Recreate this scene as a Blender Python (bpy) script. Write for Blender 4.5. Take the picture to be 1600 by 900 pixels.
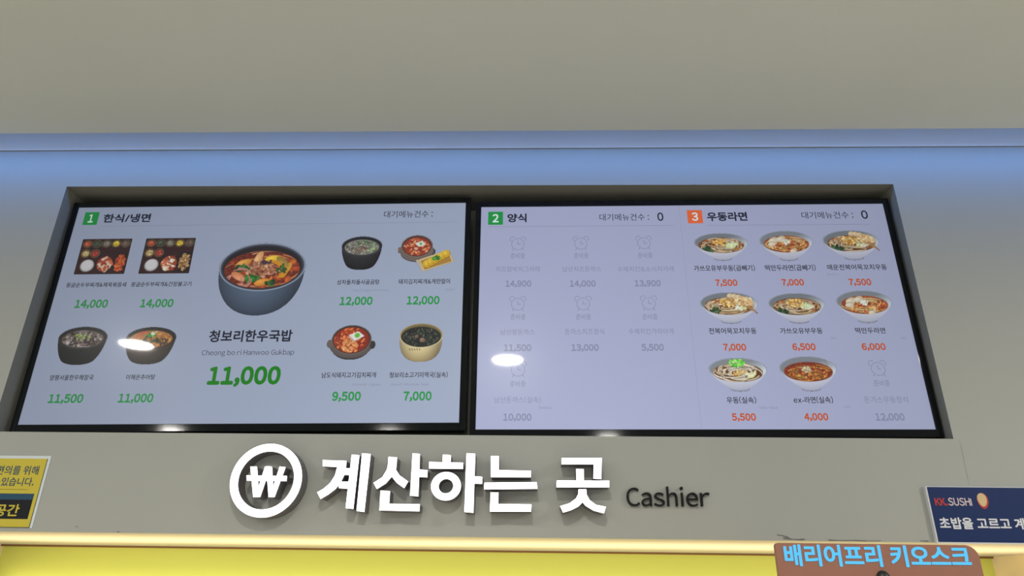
import bpy, bmesh, math, random
import numpy as np
from mathutils import Matrix, Vector

S = bpy.context.scene
COL = S.collection
for o in list(bpy.data.objects):
    bpy.data.objects.remove(o)

# ------------------------------------------------------------------ camera, world, lights, exposure
cam_d = bpy.data.cameras.new('camera')
cam_d.sensor_width = 36.0
cam_d.lens = 36.0 * 1085.1 / 1600.0
cam_d.clip_start = 0.02
cam = bpy.data.objects.new('camera', cam_d)
COL.objects.link(cam)
# columns: right, forward, up of the hand-held phone (tilted up 23 degrees)
R_ = [[0.999569, -0.029326, -0.001398], [0.026395, 0.918493, -0.394556], [0.012855, 0.394349, 0.918871]]
cam.matrix_world = Matrix((
    (R_[0][0], R_[0][2], -R_[0][1], 0.1728),
    (R_[1][0], R_[1][2], -R_[1][1], -1.8578),
    (R_[2][0], R_[2][2], -R_[2][1], 1.5988),
    (0, 0, 0, 1)))
S.camera = cam

W_ = bpy.data.worlds.new('world')
S.world = W_
W_.use_nodes = True
W_.node_tree.nodes['Background'].inputs[0].default_value = (1.0, 0.985, 0.93, 1)
W_.node_tree.nodes['Background'].inputs[1].default_value = 0.69

S.view_settings.view_transform = 'Standard'
S.view_settings.look = 'None'
S.view_settings.exposure = 0.0
S.view_settings.gamma = 1.0
S.view_settings.use_curve_mapping = False


def area(name, loc, rot, sx, sy, power, color, spread=180):
    l = bpy.data.lights.new(name, 'AREA')
    l.shape = 'RECTANGLE'
    l.size, l.size_y = sx, sy
    l.energy = power
    l.color = color
    l.spread = math.radians(spread)
    o = bpy.data.objects.new(name, l)
    o.location = loc
    o.rotation_euler = rot
    COL.objects.link(o)
    return o


# blue strip hidden in the ceiling cove, shining down the wall
area('cove_strip_light', (1.15, -0.146, 2.866), (0, 0, 0), 6.7, 0.010, 10.0, (0.10, 0.33, 1.0))
# added warm strip, out of view behind the bulkhead, to brighten its underside
area('underside_fill_light', (0.06, 0.28, 1.37), (math.pi, 0, 0), 3.2, 0.03, 16.5, (1.0, 0.72, 0.40), 116)
area('green_wall_fill_light', (0.02, 0.612, 1.572), (math.pi * 0.80, 0, 0), 3.3, 0.012, 1.2, (1.0, 0.80, 0.50), 160)  # second added strip, unseen, makes the green wall brighter towards its bottom

LAMP_STRENGTH = 390.0
SCREEN_GAIN = 1.0


# ------------------------------------------------------------------ materials
def s2l(c):
    c = c / 255.0
    return c / 12.92 if c <= 0.04045 else ((c + 0.055) / 1.055) ** 2.4


def rgb(r, g, b):
    return (s2l(r), s2l(g), s2l(b), 1.0)


def paint(name, col, rough=0.6, spec=0.3, bump=0.0, scale=60.0, vary=0.0, metal=0.0):
    m = bpy.data.materials.new(name)
    m.use_nodes = True
    nt = m.node_tree
    b = nt.nodes['Principled BSDF']
    b.inputs['Base Color'].default_value = col
    b.inputs['Roughness'].default_value = rough
    b.inputs['Specular IOR Level'].default_value = spec
    b.inputs['Metallic'].default_value = metal
    tc = nt.nodes.new('ShaderNodeTexCoord')
    if vary:
        n = nt.nodes.new('ShaderNodeTexNoise')
        n.inputs['Scale'].default_value = 2.2
        n.inputs['Detail'].default_value = 4
        nt.links.new(tc.outputs['Object'], n.inputs['Vector'])
        mx = nt.nodes.new('ShaderNodeMix')
        mx.data_type = 'RGBA'
        mx.inputs[6].default_value = tuple(c * (1 - vary) for c in col[:3]) + (1,)
        mx.inputs[7].default_value = tuple(min(1, c * (1 + vary)) for c in col[:3]) + (1,)
        nt.links.new(n.outputs['Fac'], mx.inputs[0])
        nt.links.new(mx.outputs[2], b.inputs['Base Color'])
    if bump:
        n = nt.nodes.new('ShaderNodeTexNoise')
        n.inputs['Scale'].default_value = scale
        n.inputs['Detail'].default_value = 3
        nt.links.new(tc.outputs['Object'], n.inputs['Vector'])
        bp = nt.nodes.new('ShaderNodeBump')
        bp.inputs['Strength'].default_value = bump
        bp.inputs['Distance'].default_value = 0.002
        nt.links.new(n.outputs['Fac'], bp.inputs['Height'])
        nt.links.new(bp.outputs[0], b.inputs['Normal'])
    return m


def lamp_mat(name, col, strength, base=(0.8, 0.8, 0.8, 1)):
    m = bpy.data.materials.new(name)
    m.use_nodes = True
    b = m.node_tree.nodes['Principled BSDF']
    b.inputs['Base Color'].default_value = base
    b.inputs['Emission Color'].default_value = col
    b.inputs['Emission Strength'].default_value = strength
    return m


LCD_FALL = 1.7


def lcd(name, col=None):
    """Lit liquid-crystal surface: brightness drops off at oblique angles as on a real panel."""
    m = bpy.data.materials.new(name)
    m.use_nodes = True
    nt = m.node_tree
    b = nt.nodes['Principled BSDF']
    b.inputs['Base Color'].default_value = (0.012, 0.013, 0.016, 1)
    b.inputs['Roughness'].default_value = 0.035
    b.inputs['Coat Weight'].default_value = 0.24
    b.inputs['Coat Roughness'].default_value = 0.26
    b.inputs['Specular IOR Level'].default_value = 0.32
    if col is None:
        a = nt.nodes.new('ShaderNodeVertexColor')
        a.layer_name = 'pic'
        nt.links.new(a.outputs[0], b.inputs['Emission Color'])
    else:
        b.inputs['Emission Color'].default_value = col
    lw = nt.nodes.new('ShaderNodeLayerWeight')
    lw.inputs[0].default_value = 0.5            # Facing output = 1 - cos(angle)
    inv = nt.nodes.new('ShaderNodeMath')
    inv.operation = 'SUBTRACT'
    inv.inputs[0].default_value = 1.0
    nt.links.new(lw.outputs['Facing'], inv.inputs[1])
    pw = nt.nodes.new('ShaderNodeMath')
    pw.operation = 'POWER'
    pw.inputs[1].default_value = LCD_FALL
    nt.links.new(inv.outputs[0], pw.inputs[0])
    mu = nt.nodes.new('ShaderNodeMath')
    mu.operation = 'MULTIPLY'
    mu.inputs[1].default_value = SCREEN_GAIN
    nt.links.new(pw.outputs[0], mu.inputs[0])
    nt.links.new(mu.outputs[0], b.inputs['Emission Strength'])
    return m


M_WALL = paint('warm_white_wall_paint', (0.365, 0.372, 0.34, 1), 0.55, 0.3, 0.05, 40, 0.03)
M_RECESS_SHADE = paint('recess_shaded_wall_paint', (0.235, 0.235, 0.205, 1), 0.6, 0.25, 0.05, 40, 0.03)  # darker than the wall paint: the recess's shade is put into its colour
M_CEIL = paint('matt_ceiling_paint', (0.66, 0.685, 0.63, 1), 0.8, 0.15, 0.04, 30, 0.03)
M_TRIM = paint('cove_paint', (0.68, 0.68, 0.66, 1), 0.6, 0.2, 0.04, 40, 0.02)
M_GREEN = paint('yellow_green_wall_paint', (0.61, 0.70, 0.17, 1), 0.6, 0.25, 0.04, 40, 0.02)
M_BEIGE = paint('beige_wall_paint', (0.86, 0.72, 0.55, 1), 0.6, 0.25, 0.04, 40, 0.02)
M_LIP = paint('brown_lip_paint', (0.20, 0.11, 0.05, 1), 0.6, 0.2)
M_FLOOR = paint('floor_tile', (0.50, 0.48, 0.44, 1), 0.5, 0.3, 0.03, 12, 0.05)
M_BEZEL = paint('black_gloss_plastic', (0.006, 0.007, 0.009, 1), 0.07, 0.16, 0.0, 200)
M_BACKSHELL = paint('black_matt_plastic', (0.012, 0.012, 0.013, 1), 0.6, 0.3, 0.05, 150)
M_LETTER = lamp_mat('lit_white_acrylic', (1.0, 0.97, 0.99, 1), 2.6)
M_RETURN = paint('grey_metal_return', (0.20, 0.185, 0.185, 1), 0.38, 0.5, 0.02, 90, 0.03, 0.55)
M_BLACKLET = paint('black_acrylic', (0.008, 0.008, 0.009, 1), 0.4, 0.15, 0.02, 90)
M_SCUFF = paint('scuffed_paint', (0.16, 0.155, 0.145, 1), 0.7, 0.2, 0.1, 300)
M_SEAM = paint('filler_seam', (0.40, 0.385, 0.345, 1), 0.7, 0.2, 0.1, 200)
M_YELLOW = paint('printed_yellow_paper', (0.56, 0.46, 0.045, 1), 0.22, 0.35, 0.02, 60)
M_LAMIN = paint('laminate_margin', (0.62, 0.68, 0.70, 1), 0.18, 0.5, 0.02, 60)
M_PRINTBLK = paint('printed_black', (0.014, 0.015, 0.018, 1), 0.2, 0.16)
M_PRINTBLUE = paint('printed_dark_blue', (0.025, 0.075, 0.13, 1), 0.2, 0.2)
M_NAVY = paint('navy_printed_board', (0.014, 0.030, 0.108, 1), 0.4, 0.14, 0.02, 80)
M_FOAM = paint('white_foam_board', (0.62, 0.63, 0.62, 1), 0.6, 0.3, 0.03, 90)
M_SIGNWHITE = paint('sign_white_print', (0.66, 0.67, 0.70, 1), 0.45, 0.3)
M_SIGNPINK = paint('sign_pale_pink_print', (0.62, 0.50, 0.52, 1), 0.45, 0.3)
M_SIGNRED = paint('sign_red_print', (0.42, 0.035, 0.03, 1), 0.45, 0.3)
M_SIGNCREAM = paint('sign_cream_print', (0.62, 0.46, 0.24, 1), 0.45, 0.3, 0.0, 60, 0.25)
M_KIOSK = paint('brown_kiosk_shell', (0.28, 0.125, 0.085, 1), 0.42, 0.4, 0.02, 120, 0.04)
M_KIOSKBLK = paint('kiosk_black_glass', (0.01, 0.01, 0.012, 1), 0.12, 0.5)
M_CYAN = lamp_mat('cyan_lit_lettering', (0.115, 0.56, 0.98, 1), 0.95, (0.03, 0.10, 0.14, 1))
M_CAMBLK = paint('camera_black', (0.015, 0.014, 0.014, 1), 0.4, 0.4)
M_LAMPRIM = paint('lamp_rim_white', (0.75, 0.75, 0.73, 1), 0.5, 0.3)
M_LAMP = lamp_mat('downlight_diffuser', (1.0, 0.965, 0.90, 1), LAMP_STRENGTH)
M_LAMPDIM = lamp_mat('downlight_dimmer_diffuser', (1.0, 0.955, 0.88, 1), LAMP_STRENGTH * 0.62)

M_LAMPFILL = lamp_mat('fill_lamp_diffuser', (1.0, 0.965, 0.90, 1), LAMP_STRENGTH * 2.2)  # for the lamp added out of view on the right
M_LCD = lcd('lcd_white', rgb(160, 171, 195))
M_LCD_B = lcd('lcd_white_lavender', rgb(168, 174, 206))
M_PIC = lcd('lcd_picture')
LC = {
    'dark': lcd('lcd_navy_text', rgb(22, 25, 48)),
    'cap': lcd('lcd_caption_text', rgb(22, 22, 34)),
    'grey': lcd('lcd_grey_text', rgb(60, 64, 84)),
    'sub': lcd('lcd_pale_text', rgb(136, 141, 164)),
    'faint': lcd('lcd_faint_text', rgb(137, 141, 171)),
    'green': lcd('lcd_green_text', rgb(30, 148, 72)),
    'vivid': lcd('lcd_vivid_green_text', rgb(0, 126, 4)),
    'orange': lcd('lcd_orange_text', rgb(198, 84, 32)),
    'badge_green': lcd('lcd_badge_green', rgb(14, 150, 62)),
    'badge_orange': lcd('lcd_badge_orange', rgb(232, 105, 52)),
    'white': lcd('lcd_badge_digit', rgb(225, 238, 240)),
    'line': lcd('lcd_divider', rgb(140, 145, 170)),
    'fold': lcd('lcd_fold', rgb(160, 166, 194)),
}


# ------------------------------------------------------------------ object helpers
def link(name, me, mats, parent=None, loc=None):
    o = bpy.data.objects.new(name, me)
    if not isinstance(mats, (list, tuple)):
        mats = [mats]
    for m in mats:
        if m.name not in [x.name for x in me.materials if x]:
            me.materials.append(m)
    COL.objects.link(o)
    if parent:
        o.parent = parent
    if loc:
        o.location = loc
    return o


def thing(name, label, cat, loc=(0, 0, 0), roty=0.0, group=None):
    o = bpy.data.objects.new(name, None)
    o.empty_display_size = 0.05
    COL.objects.link(o)
    o.location = loc
    o.rotation_euler = (0, roty, 0)
    return tag(o, label, cat, group)


def tag(o, label, cat, group=None):
    o['label'] = label
    o['category'] = cat
    if group:
        o['group'] = group
    return o


def struct(o):
    o['kind'] = 'structure'
    return o


def bm_box(bm, x0, x1, y0, y1, z0, z1, bev=0.0, mi=0):
    r = bmesh.ops.create_cube(bm, size=1.0)
    for v in r['verts']:
        v.co = Vector(((x0 + x1) / 2 + v.co.x * (x1 - x0), (y0 + y1) / 2 + v.co.y * (y1 - y0), (z0 + z1) / 2 + v.co.z * (z1 - z0)))
    fs = set(f for v in r['verts'] for f in v.link_faces)
    for f in fs:
        f.material_index = mi
    if bev:
        es = list(set(e for v in r['verts'] for e in v.link_edges))
        bmesh.ops.bevel(bm, geom=es, offset=bev, segments=2, affect='EDGES', profile=0.6)


def bm_mesh(bm, name, smooth=False):
    me = bpy.data.meshes.new(name)
    bmesh.ops.recalc_face_normals(bm, faces=bm.faces[:])
    if smooth:
        for f in bm.faces:
            f.smooth = True
    bm.to_mesh(me)
    bm.free()
    return me


def box(name, b, mat, parent=None, bev=0.0):
    bm = bmesh.new()
    bm_box(bm, *b, bev=bev)
    return link(name, bm_mesh(bm, name), mat, parent)


def prism(name, outline, y0, y1, mat, parent=None, bev=0.0):
    """Solid with an outline in x-z and thickness from y0 (front) to y1."""
    bm = bmesh.new()
    vs = [bm.verts.new((x, y0, z)) for x, z in outline]
    f = bm.faces.new(vs)
    r = bmesh.ops.extrude_face_region(bm, geom=[f])
    for v in [g for g in r['geom'] if isinstance(g, bmesh.types.BMVert)]:
        v.co.y = y1
    if bev:
        es = [e for e in bm.edges if all(abs(v.co.y - y0) < 1e-6 for v in e.verts)]
        bmesh.ops.bevel(bm, geom=es, offset=bev, segments=3, affect='EDGES', profile=0.5)
    return link(name, bm_mesh(bm, name), mat, parent)


def flat(name, polys, y, mat, parent=None):
    """Printed or displayed flat shape(s) in an x-z plane, facing -y."""
    vs, fs = [], []
    for p in polys:
        a = sum(p[i][0] * p[(i + 1) % len(p)][1] - p[(i + 1) % len(p)][0] * p[i][1] for i in range(len(p)))
        p = p if a > 0 else p[::-1]
        fs.append(list(range(len(vs), len(vs) + len(p))))
        vs += [(x, y, z) for x, z in p]
    me = bpy.data.meshes.new(name)
    me.from_pydata(vs, [], fs)
    return link(name, me, mat, parent)


def rect(cx, cz, w, h):
    return [(cx - w / 2, cz - h / 2), (cx + w / 2, cz - h / 2), (cx + w / 2, cz + h / 2), (cx - w / 2, cz + h / 2)]


def round_rect(x0, x1, z0, z1, r, corners=(1, 1, 1, 1), n=7):
    out = []
    for k, (cx, cz, a) in enumerate(((x0 + r, z0 + r, 180), (x1 - r, z0 + r, 270), (x1 - r, z1 - r, 0), (x0 + r, z1 - r, 90))):
        if corners[k]:
            for i in range(n + 1):
                t = math.radians(a + 90 * i / n)
                out.append((cx + r * math.cos(t), cz + r * math.sin(t)))
        else:
            t = math.radians(a + 45)
            out.append((cx + r * math.copysign(1, math.cos(t)), cz + r * math.copysign(1, math.sin(t))))
    return out


def disc_outline(cx, cz, r, n=32):
    return [(cx + r * math.cos(2 * math.pi * i / n), cz + r * math.sin(2 * math.pi * i / n)) for i in range(n)]


def stroke_polys(pts, w):
    """A line of width w along pts as quads, joints covered by small discs."""
    out = []
    for (x0, z0), (x1, z1) in zip(pts[:-1], pts[1:]):
        d = math.hypot(x1 - x0, z1 - z0) or 1e-9
        nx, nz = -(z1 - z0) / d * w / 2, (x1 - x0) / d * w / 2
        out.append([(x0 - nx, z0 - nz), (x1 - nx, z1 - nz), (x1 + nx, z1 + nz), (x0 + nx, z0 + nz)])
    return out


def arc_pts(cx, cz, r, a0, a1, n=20, rz=None):
    rz = rz or r
    return [(cx + r * math.cos(math.radians(a0 + (a1 - a0) * i / n)), cz + rz * math.sin(math.radians(a0 + (a1 - a0) * i / n))) for i in range(n + 1)]


# ------------------------------------------------------------------ lettering
_font_c = bpy.data.curves.new('lettering', 'FONT')
_font_c.fill_mode = 'FRONT'
_font_o = bpy.data.objects.new('lettering', _font_c)
COL.objects.link(_font_o)
_glyphs = {}


def glyph(ch, off=0.0, res=4):
    key = (ch, off, res)
    if key in _glyphs:
        return _glyphs[key]
    c = chr(ord(ch) + 0xFEE0) if '!' <= ch <= '~' and ch not in '/-I' else ch
    _font_c.body = c
    _font_c.offset = off
    _font_c.resolution_u = res
    dg = bpy.context.evaluated_depsgraph_get()
    dg.update()
    ev = _font_o.evaluated_get(dg)
    me = bpy.data.meshes.new_from_object(ev)
    bm = bmesh.new()
    bm.from_mesh(me)
    bmesh.ops.remove_doubles(bm, verts=bm.verts[:], dist=1e-5)
    bm.verts.index_update()
    v = np.array([x.co[:2] for x in bm.verts]) if len(bm.verts) else np.zeros((0, 2))
    f = []
    for p in bm.faces:
        ids = [x.index for x in p.verts]
        a = sum(v[ids[i]][0] * v[ids[(i + 1) % len(ids)]][1] - v[ids[(i + 1) % len(ids)]][0] * v[ids[i]][1] for i in range(len(ids)))
        f.append(ids if a > 0 else ids[::-1])
    bm.free()
    bpy.data.meshes.remove(me)
    _glyphs[key] = (v, f)
    return _glyphs[key]


def text_shape(s, off=0.0, res=4, track=0.0):
    """Vertices (em units) and faces of a line of text, laid out glyph by glyph."""
    V, F, x = [], [], 0.0
    n = 0
    for ch in s:
        if ch == ' ':
            x += 0.26 + track
            continue
        v, f = glyph(ch, off, res)
        if not len(v):
            continue
        x0, x1 = v[:, 0].min(), v[:, 0].max()
        if ord(ch) > 0x2000:
            dx, adv = x, 0.92
        elif ch.isdigit():
            dx, adv = x + (0.665 - (x1 - x0)) / 2 - x0, 0.665
        else:
            dx, adv = x + 0.05 - x0, x1 - x0 + 0.10
        V.append(v + np.array([dx, 0]))
        F += [[i + n for i in p] for p in f]
        n += len(v)
        x += adv + track
    V = np.concatenate(V)
    return V, F


def fit_text(s, cx, cz, w, h, off=0.0, res=4, track=0.0, stamps=True):
    V, F = text_shape(s, 0.0 if stamps else off, res, track)
    if stamps and off > 0.001:
        n, k = len(V), 4 if off < .02 else 6
        F0, V0 = F, V
        V, F = [], []
        for q in range(k):
            a = 2 * math.pi * (q + .5) / k
            V.append(V0 + off * np.array([math.cos(a), math.sin(a)]))
            F += [[i + q * n for i in f] for f in F0]
        V = np.concatenate(V)
    lo, hi = V.min(0), V.max(0)
    k = np.array([w, h]) / (hi - lo)
    return (V - (lo + hi) / 2) * k + np.array([cx, cz]), F


def flat_text(name, s, cx, cz, w, h, y, mat, parent, off=0.0, res=3, track=0.0):
    V, F = fit_text(s, cx, cz, w, h, off, res, track)
    me = bpy.data.meshes.new(name)
    k = (4 if off < .02 else 6) if off > .001 else 1
    n = len(V) // k
    me.from_pydata([(a, y - (i // n) * 2.5e-5, b) for i, (a, b) in enumerate(V)], [], F)
    return link(name, me, mat, parent)


def solid_glyph(V, F, y0, y1, front=True, back=True):
    """Vertices and faces of a glyph between y0 (front) and y1: front, back and side walls."""
    n = len(V)
    vs = [(a, y0, b) for a, b in V] + [(a, y1, b) for a, b in V]
    fs = []
    if front:
        fs += [list(f) for f in F]
    if back:
        fs += [[i + n for i in f[::-1]] for f in F]
    cnt = {}
    for f in F:
        for i in range(len(f)):
            e = (f[i], f[(i + 1) % len(f)])
            cnt[e] = cnt.get(e, 0) + 1
    for a, b in cnt:
        if (b, a) not in cnt:
            fs.append([b, a, a + n, b + n])
    return vs, fs


def mesh_obj(name, vs, fs, mat, parent=None):
    me = bpy.data.meshes.new(name)
    me.from_pydata(vs, [], fs)
    return link(name, me, mat, parent)


# ------------------------------------------------------------------ the setting
YW = -0.04                     # front of the bulkhead wall
ZB, ZJ = 1.709, 2.850          # underside and the joint below the cove
OX0, OX1, OZ0, OZ1 = -1.2715, 1.2525, 1.960, 2.7195   # recess opening
XL, XR, YB = -4.6, 4.8, 0.66
RD = 0.115                     # back of the recess

vs = [(XL, YW, ZB), (XR, YW, ZB), (XR, YW, ZJ), (XL, YW, ZJ),
      (OX0, YW, OZ0), (OX1, YW, OZ0), (OX1, YW, OZ1), (OX0, YW, OZ1),
      (OX0, RD, OZ0), (OX1, RD, OZ0), (OX1, RD, OZ1), (OX0, RD, OZ1),
      (XL, YB, ZB), (XR, YB, ZB), (XR, YB, ZJ), (XL, YB, ZJ)]
fs = [(0, 1, 5, 4), (1, 2, 6, 5), (2, 3, 7, 6), (3, 0, 4, 7),
      (4, 5, 9, 8), (5, 6, 10, 9), (6, 7, 11, 10), (7, 4, 8, 11), (8, 9, 10, 11),
      (0, 12, 13, 1), (3, 2, 14, 15), (1, 13, 14, 2), (0, 3, 15, 12), (12, 15, 14, 13)]
wall = struct(mesh_obj('wall_back', vs, fs, [M_WALL, M_RECESS_SHADE]))
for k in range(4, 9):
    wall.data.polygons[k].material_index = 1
bm = bmesh.new(); bm.from_mesh(wall.data); bmesh.ops.recalc_face_normals(bm, faces=bm.faces[:]); bm.to_mesh(wall.data); bm.free()

# wear on the bulkhead: rubbed lower edge, a filled joint, a nick
rs = random.Random(5)


def smear(pts, w, mat):
    polys = []
    for i in range(len(pts) - 1):
        (x0, z0), (x1, z1) = pts[i], pts[i + 1]
        a, b = w * rs.uniform(.5, 1.6), w * rs.uniform(.5, 1.6)
        polys.append([(x0, z0 - a / 2), (x1, z1 - b / 2), (x1, z1 + b / 2), (x0, z0 + a / 2)])
    return flat('scuff_mark', polys, YW - 0.0006, mat, wall)


smear([(0.772, 1.7225), (0.786, 1.7205), (0.800, 1.7165)], 0.0020, M_SCUFF)
smear([(0.786, 1.7150), (0.806, 1.7130), (0.826, 1.7118), (0.838, 1.7128)], 0.0026, M_SCUFF)
smear([(0.895, 1.7118), (0.925, 1.7108), (0.955, 1.7118), (0.985, 1.7105), (1.02, 1.7115)], 0.0022, M_SCUFF)
smear([(1.115, 1.7125), (1.135, 1.7118)], 0.0020, M_SCUFF)
smear([(-0.979, 1.7228), (-0.971, 1.7218)], 0.0014, M_SCUFF)
smear([(-0.868, 1.7105), (-0.862, 1.7115)], 0.0022, M_SCUFF)
flat('filler_seam', [[(1.2665, 1.93), (1.2677, 1.93), (1.2677, 1.955), (1.2665, 1.955)],
                     [(1.2640, 1.85), (1.2652, 1.85), (1.2677, 1.93), (1.2665, 1.93)]], YW - 0.0006, M_SEAM, wall)

struct(box('trim_1', (XL, XR, YW, 0.2, 2.8545, 3.06), M_TRIM))                 # upper wall strip inside the cove
struct(box('trim_2', (XL, XR, YW + 0.02, 0.2, ZJ - 0.0, 2.8545), M_BACKSHELL))    # dark shadow joint
struct(box('ceiling', (XL, XR, -9.0, -0.16, 2.832, 2.862), M_CEIL))
struct(box('trim_3', (XL, XR, -0.30, -0.04, 3.00, 3.06), M_TRIM))              # lid of the cove
struct(box('trim_4', (XL, XR, -0.32, -0.30, 2.862, 3.06), M_TRIM))
struct(box('floor', (XL, XR, -9.0, 1.4, -0.08, 0.0), M_FLOOR))
struct(box('wall_kitchen', (-1.66, 1.70, YB, YB + 0.12, 0.0, ZB), M_GREEN))
struct(box('trim_5', (-1.66, 1.70, YB - 0.012, YB, ZB - 0.006, ZB), M_LIP))
struct(box('wall_left', (XL, -1.66, -0.02, YB + 0.12, 0.0, ZB), M_BEIGE))
struct(box('wall_right', (1.70, XR, -0.02, YB + 0.12, 0.0, ZB), M_BEIGE))


# ------------------------------------------------------------------ painted dish pictures
class Pic:
    def __init__(self, w, h, cell, seed):
        self.nx, self.ny = int(round(w / cell)) + 1, int(round(h / cell)) + 1
        self.w, self.h = w, h
        # x runs -1..1, y is in the same units, up
        x = np.linspace(-1, 1, self.nx)
        y = np.linspace(-h / w, h / w, self.ny)
        self.X, self.Y = np.meshgrid(x, y)
        self.C = np.zeros((self.ny, self.nx, 3))
        self.A = np.zeros((self.ny, self.nx))
        self.px = 2.0 / (self.nx - 1)
        self.r = random.Random(seed)
        self.nr = np.random.RandomState(seed)

    def put(self, m, col):
        m = np.clip(m, 0, 1)
        col = np.asarray(col, float)
        self.C = self.C * (1 - m[..., None]) + col * m[..., None]
        self.A = np.maximum(self.A, m)

    def ell_mask(self, cx, cy, rx, ry, rot=0.0):
        c, s = math.cos(rot), math.sin(rot)
        dx, dy = self.X - cx, self.Y - cy
        u, v = (c * dx + s * dy) / rx, (-s * dx + c * dy) / ry
        d = np.sqrt(u * u + v * v) + 1e-9
        return np.clip((1 - d) * min(rx, ry) / self.px + 0.5, 0, 1), d, u, v

    def ell(self, cx, cy, rx, ry, col, rot=0.0, hi=None, clip=None):
        m, d, u, v = self.ell_mask(cx, cy, rx, ry, rot)
        if clip is not None:
            m = m * clip
        c = np.asarray(col, float)
        if hi is not None:
            k = np.clip(1 - np.hypot(u + 0.25, v - 0.35) / 1.1, 0, 1)[..., None]
            c = c * (1 - k) + np.asarray(hi, float) * k
        self.put(m, c)

    def ring(self, cx, cy, rx, ry, t, col):
        a = self.ell_mask(cx, cy, rx, ry)[0]
        b = self.ell_mask(cx, cy, rx - t, ry - t)[0]
        self.put(a * (1 - b), col)

    def line(self, pts, w, col, clip=None):
        m = np.zeros_like(self.A)
        for (x0, y0), (x1, y1) in zip(pts[:-1], pts[1:]):
            dx, dy = x1 - x0, y1 - y0
            L = dx * dx + dy * dy + 1e-12
            t = np.clip(((self.X - x0) * dx + (self.Y - y0) * dy) / L, 0, 1)
            d = np.hypot(self.X - x0 - t * dx, self.Y - y0 - t * dy)
            m = np.maximum(m, np.clip((w / 2 - d) / self.px + 0.5, 0, 1))
        if clip is not None:
            m = m * clip
        self.put(m, col)

    def poly(self, pts, col):
        # convex polygon, any winding
        a = sum(pts[i][0] * pts[(i + 1) % len(pts)][1] - pts[(i + 1) % len(pts)][0] * pts[i][1] for i in range(len(pts)))
        if a < 0:
            pts = pts[::-1]
        m = np.ones_like(self.A)
        for i in range(len(pts)):
            (x0, y0), (x1, y1) = pts[i], pts[(i + 1) % len(pts)]
            L = math.hypot(x1 - x0, y1 - y0)
            d = ((x1 - x0) * (self.Y - y0) - (y1 - y0) * (self.X - x0)) / L
            m = m * np.clip(d / self.px + 0.5, 0, 1)
        self.put(m, col)

    def mottle(self, mask, amt, k=3):
        n = self.nr.rand(self.ny, self.nx)
        for _ in range(k):
            n = (n + np.roll(n, 1, 0) + np.roll(n, 1, 1) + np.roll(n, -1, 0) + np.roll(n, -1, 1)) / 5
        n = (n - n.mean()) / (n.std() + 1e-6)
        self.C = np.clip(self.C * (1 + amt * n[..., None] * mask[..., None]), 0, 255)

    def jit(self, c, a=14):
        d = self.r.uniform(-a, a)
        return [min(255, max(0, v + d + self.r.uniform(-a / 3, a / 3))) for v in c]

    def bits(self, n, cx, cy, rx, ry, size, cols, clip=None, asp=0.6):
        for _ in range(n):
            t, q = self.r.uniform(0, 2 * math.pi), math.sqrt(self.r.random())
            c = self.jit(self.r.choice(cols))
            s = size * self.r.uniform(.6, 1.3)
            self.ell(cx + rx * q * math.cos(t), cy + ry * q * math.sin(t), s, s * asp * self.r.uniform(.6, 1.2), c,
                     self.r.uniform(0, math.pi), [min(255, v * 1.25 + 10) for v in c], clip)

    def noodles(self, n, cx, cy, rx, ry, w, cols, clip=None, swirl=1.0):
        for _ in range(n):
            t0, q = self.r.uniform(0, 2 * math.pi), math.sqrt(self.r.uniform(.02, 1))
            dt = self.r.uniform(.5, 1.4) * swirl
            ox, oy = self.r.uniform(-.3, .3) * rx, self.r.uniform(-.3, .3) * ry
            pts = [(cx + ox + rx * q * math.cos(t0 + dt * i / 6), cy + oy + ry * q * math.sin(t0 + dt * i / 6)) for i in range(7)]
            c = self.jit(self.r.choice(cols), 12)
            self.line([(x, y - w * .45) for x, y in pts], w * 1.1, [v * .42 for v in c], clip)
            self.line(pts, w, c, clip)

    def body(self, cy, rx, ry, by, bx, bry, col, dark, pw=1.0, lit=True):
        """Bowl side: from the rim ellipse down to a foot ellipse at by with half width bx."""
        n = 60
        for i in range(n):
            t = 1 - i / (n - 1)                       # 1 at the foot, 0 at the rim
            k = (1 - t ** pw) ** .82
            x = bx + (rx - bx) * k
            r = bry + (ry - bry) * k
            y = cy + (by + bry - cy) * t
            c = [a * (1 - t) + b * t for a, b in zip(col, dark)]
            self.ell(0, y, x, r, c)
        if lit:
            sh = np.clip(1 - ((self.X + 0.1) / 0.9) ** 2, 0, 1)
            self.C = np.clip(self.C * (0.72 + 0.36 * sh[..., None]), 0, 255)

    def build(self, name, cx, cz, y, parent):
        nx, ny = self.nx, self.ny
        xs = cx + self.X * self.w / 2
        zs = cz + self.Y * self.w / 2
        co = np.stack([xs, np.full_like(xs, y), zs], -1).reshape(-1, 3)
        idx = np.arange(nx * ny).reshape(ny, nx)
        am = self.A
        keep = (am[:-1, :-1] + am[1:, :-1] + am[:-1, 1:] + am[1:, 1:]) > 2.0
        q = np.stack([idx[:-1, :-1], idx[:-1, 1:], idx[1:, 1:], idx[1:, :-1]], -1)[keep]
        used = np.unique(q)
        remap = np.full(nx * ny, -1)
        remap[used] = np.arange(len(used))
        q = remap[q]
        me = bpy.data.meshes.new(name)
        me.vertices.add(len(used)); me.vertices.foreach_set('co', co[used].ravel())
        me.loops.add(q.size); me.loops.foreach_set('vertex_index', q.ravel())
        me.polygons.add(len(q)); me.polygons.foreach_set('loop_start', np.arange(0, q.size, 4))
        me.update(calc_edges=True)
        c = self.C.reshape(-1, 3)[used] / 255.0
        lin = np.where(c <= 0.04045, c / 12.92, ((c + 0.055) / 1.055) ** 2.4)
        at = me.color_attributes.new('pic', 'FLOAT_COLOR', 'POINT')
        at.data.foreach_set('color', np.concatenate([lin, np.ones((len(lin), 1))], 1).astype(np.float32).ravel())
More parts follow.
